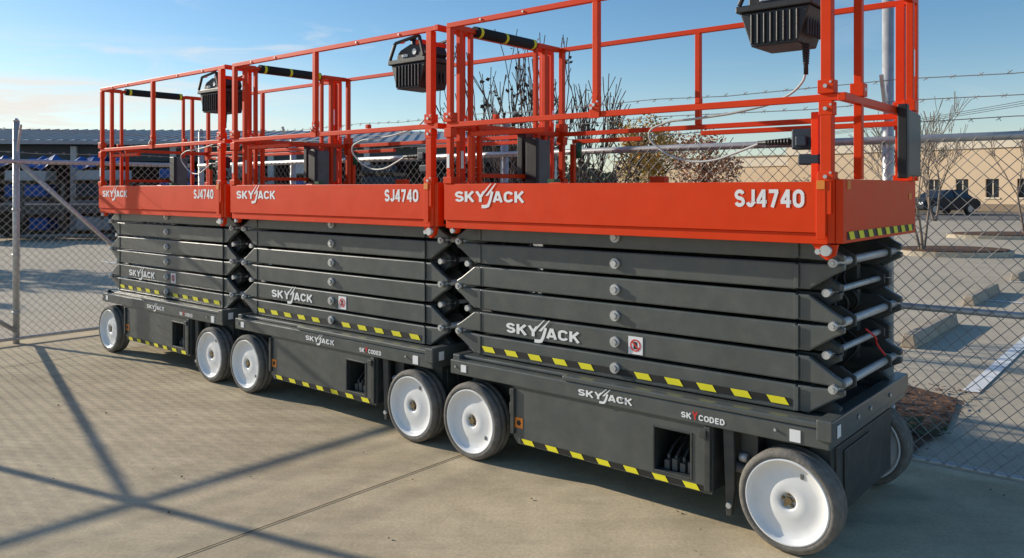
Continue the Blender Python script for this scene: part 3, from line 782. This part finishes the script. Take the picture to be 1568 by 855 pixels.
def flatbed(name,loc,rot):
    e=empty(name,loc,rot); m=MB(); m.box(-4,4,-1.2,1.2,0.85,1.05); m.box(-4,-3.85,-1.2,1.2,1.051,2.0)
    for k in range(7): m.box(-3.5+k*1.1,-3.4+k*1.1,-1.22,-1.201,0.6,1.7)
    m.obj('bed',M_grey2,e); m=MB()
    for xx in (1.6,2.7,-2.6): 
        for yv in (-1.15,0.85): m.cyl((xx,yv,0.45),(xx,yv+0.3,0.45),0.45,20)
    m.obj('wheels',M_hose,e)
flatbed('flatbed_trailer',(-13,24.5,0),R(6)); flatbed('flatbed_trailer.001',(-22.5,25.2,0),R(3))

# parked car
def car(name,loc,rot,col):
    e=empty(name,loc,rot); m=MB()
    prof=[(-2.2,0.35),(-2.25,0.75),(-1.95,0.95),(-1.2,1.0),(1.15,1.02),(2.0,0.92),(2.25,0.7),(2.2,0.32),(1.75,0.28),(-1.75,0.28)]
    m.prism(prof,-0.88,0.88); m.obj('body',paint(name+'_paint',col,0.45,spec=0.3),e,bevel=0.06)
    m=MB()
    vs=[(-1.75,-.8,.97),(1.05,-.8,1.0),(1.05,.8,1.0),(-1.75,.8,.97),(-1.1,-.64,1.42),(0.3,-.64,1.44),(0.3,.64,1.44),(-1.1,.64,1.42)]
    m.v=vs; m.f=[[0,1,5,4],[1,2,6,5],[2,3,7,6],[3,0,4,7]]; m.sm=[False]*4; m.obj('windows',M_glass,e)
    m=MB(); m.box(-1.12,0.32,-.66,.66,1.425,1.47); 
    for sx in (-.30,): m.sq((sx,-.81,1.0),(sx,-.66,1.44),0.07); m.sq((sx,.81,1.0),(sx,.66,1.44),0.07)
    m.obj('roof',paint(name+'_roof',col,0.4),e,bevel=0.02)
    m=MB()
    for xx in (-1.35,1.4):
        for yv in (-0.9,0.7): m.cyl((xx,yv,0.33),(xx,yv+0.2,0.33),0.33,20)
    m.obj('wheels',M_hose,e)
    m=MB()
    for xx in (-1.35,1.4):
        m.cyl((xx,-0.91,0.33),(xx,-0.9,0.33),0.2,16); m.cyl((xx,0.9,0.33),(xx,0.91,0.33),0.2,16)
    m.obj('hubcaps',M_galv,e)
    m=MB()
    for yv in (-.65,.65): m.box(2.2,2.27,yv-.17,yv+.17,.62,.76)
    m.obj('headlights',M_decal,e)
car('parked_car',(25.6,48,0),R(200),(0.022,0.028,0.036))
car('parked_car.001',(-9.5,38,0),R(10),(0.3,0.3,0.32))

# ------------------------------------------------------------------ sky, sun, camera
AZ,EL=63.5,19.5
w=bpy.data.worlds.new("World"); scene.world=w; w.use_nodes=True
nt=w.node_tree; bg=nt.nodes['Background']
sky=nt.nodes.new('ShaderNodeTexSky'); sky.sky_type='NISHITA'; sky.sun_disc=False; sky.sun_elevation=R(EL); sky.sun_rotation=R(-AZ)
sky.altitude=200; sky.air_density=1.0; sky.dust_density=0.3; sky.ozone_density=2.3
hs=nt.nodes.new('ShaderNodeHueSaturation'); hs.inputs['Saturation'].default_value=1.22; nt.links.new(sky.outputs[0],hs.inputs['Color'])
tc=nt.nodes.new('ShaderNodeTexCoord')
def mrange(src,a,b,c,d):
    n=nt.nodes.new('ShaderNodeMapRange'); n.interpolation_type='SMOOTHSTEP'; n.inputs[1].default_value=a; n.inputs[2].default_value=b; n.inputs[3].default_value=c; n.inputs[4].default_value=d
    nt.links.new(src,n.inputs[0]); return n.outputs[0]
def mult(a,b):
    n=nt.nodes.new('ShaderNodeMath'); n.operation='MULTIPLY'; nt.links.new(a,n.inputs[0]); nt.links.new(b,n.inputs[1]); return n.outputs[0]
def cloud(scale,zs,rot,dist,lo,hi,amt):
    mp=nt.nodes.new('ShaderNodeMapping'); mp.inputs['Scale'].default_value=(1.0,1.0,zs); mp.inputs['Rotation'].default_value=rot
    nt.links.new(tc.outputs['Generated'],mp.inputs['Vector'])
    cn=nt.nodes.new('ShaderNodeTexNoise'); cn.inputs['Scale'].default_value=scale; cn.inputs['Detail'].default_value=9; cn.inputs['Roughness'].default_value=0.6; cn.inputs['Distortion'].default_value=dist
    nt.links.new(mp.outputs[0],cn.inputs['Vector'])
    return mrange(cn.outputs['Fac'],lo,hi,0.0,amt)
sx=nt.nodes.new('ShaderNodeSeparateXYZ'); nt.links.new(tc.outputs['Generated'],sx.inputs[0])
X_,Z_=sx.outputs['X'],sx.outputs['Z']
c1=mult(mult(cloud(3.0,7.5,(0,0.06,0),0.5,0.40,0.58,0.95),mrange(X_,-0.16,-0.46,0.0,1.0)),mrange(Z_,0.19,0.09,0.0,1.0))
c2=mult(cloud(5.5,4.5,(0.1,0.25,0.3),0.9,0.54,0.72,0.55),mrange(X_,0.0,-0.35,0.15,1.0))
def lay(base,fac,col):
    mx=nt.nodes.new('ShaderNodeMixRGB'); mx.inputs[2].default_value=col; nt.links.new(fac,mx.inputs[0]); nt.links.new(base,mx.inputs[1]); return mx.outputs[0]
hz=mrange(Z_,0.18,-0.02,0.0,0.32)
o_=lay(hs.outputs[0],hz,(5.0,5.4,5.9,1))
o_=lay(o_,c2,(5.9,6.0,6.2,1)); o_=lay(o_,c1,(6.5,6.2,5.8,1))
nt.links.new(o_,bg.inputs['Color'])
bg.inputs['Strength'].default_value=0.138

S=Vector((-math.sin(R(AZ))*math.cos(R(EL)),math.cos(R(AZ))*math.cos(R(EL)),math.sin(R(EL))))
sl=bpy.data.lights.new('sun','SUN'); sl.energy=5.0; sl.angle=R(0.5); sl.color=(1.0,0.91,0.76)
so=bpy.data.objects.new('sun',sl); so.rotation_euler=S.to_track_quat('Z','Y').to_euler(); so.location=(-10,10,15); coll.objects.link(so)

cam=bpy.data.cameras.new('camera'); co=bpy.data.objects.new('camera',cam); coll.objects.link(co)
co.location=(0,0,1.5); co.rotation_euler=(R(90),0,0); cam.sensor_width=36; cam.lens=1230/1568*36; cam.shift_y=-(427.5-290)/1568
cam.clip_start=0.05; cam.clip_end=3000
scene.camera=co
scene.view_settings.view_transform='Standard'; scene.view_settings.look='None'; scene.view_settings.exposure=0
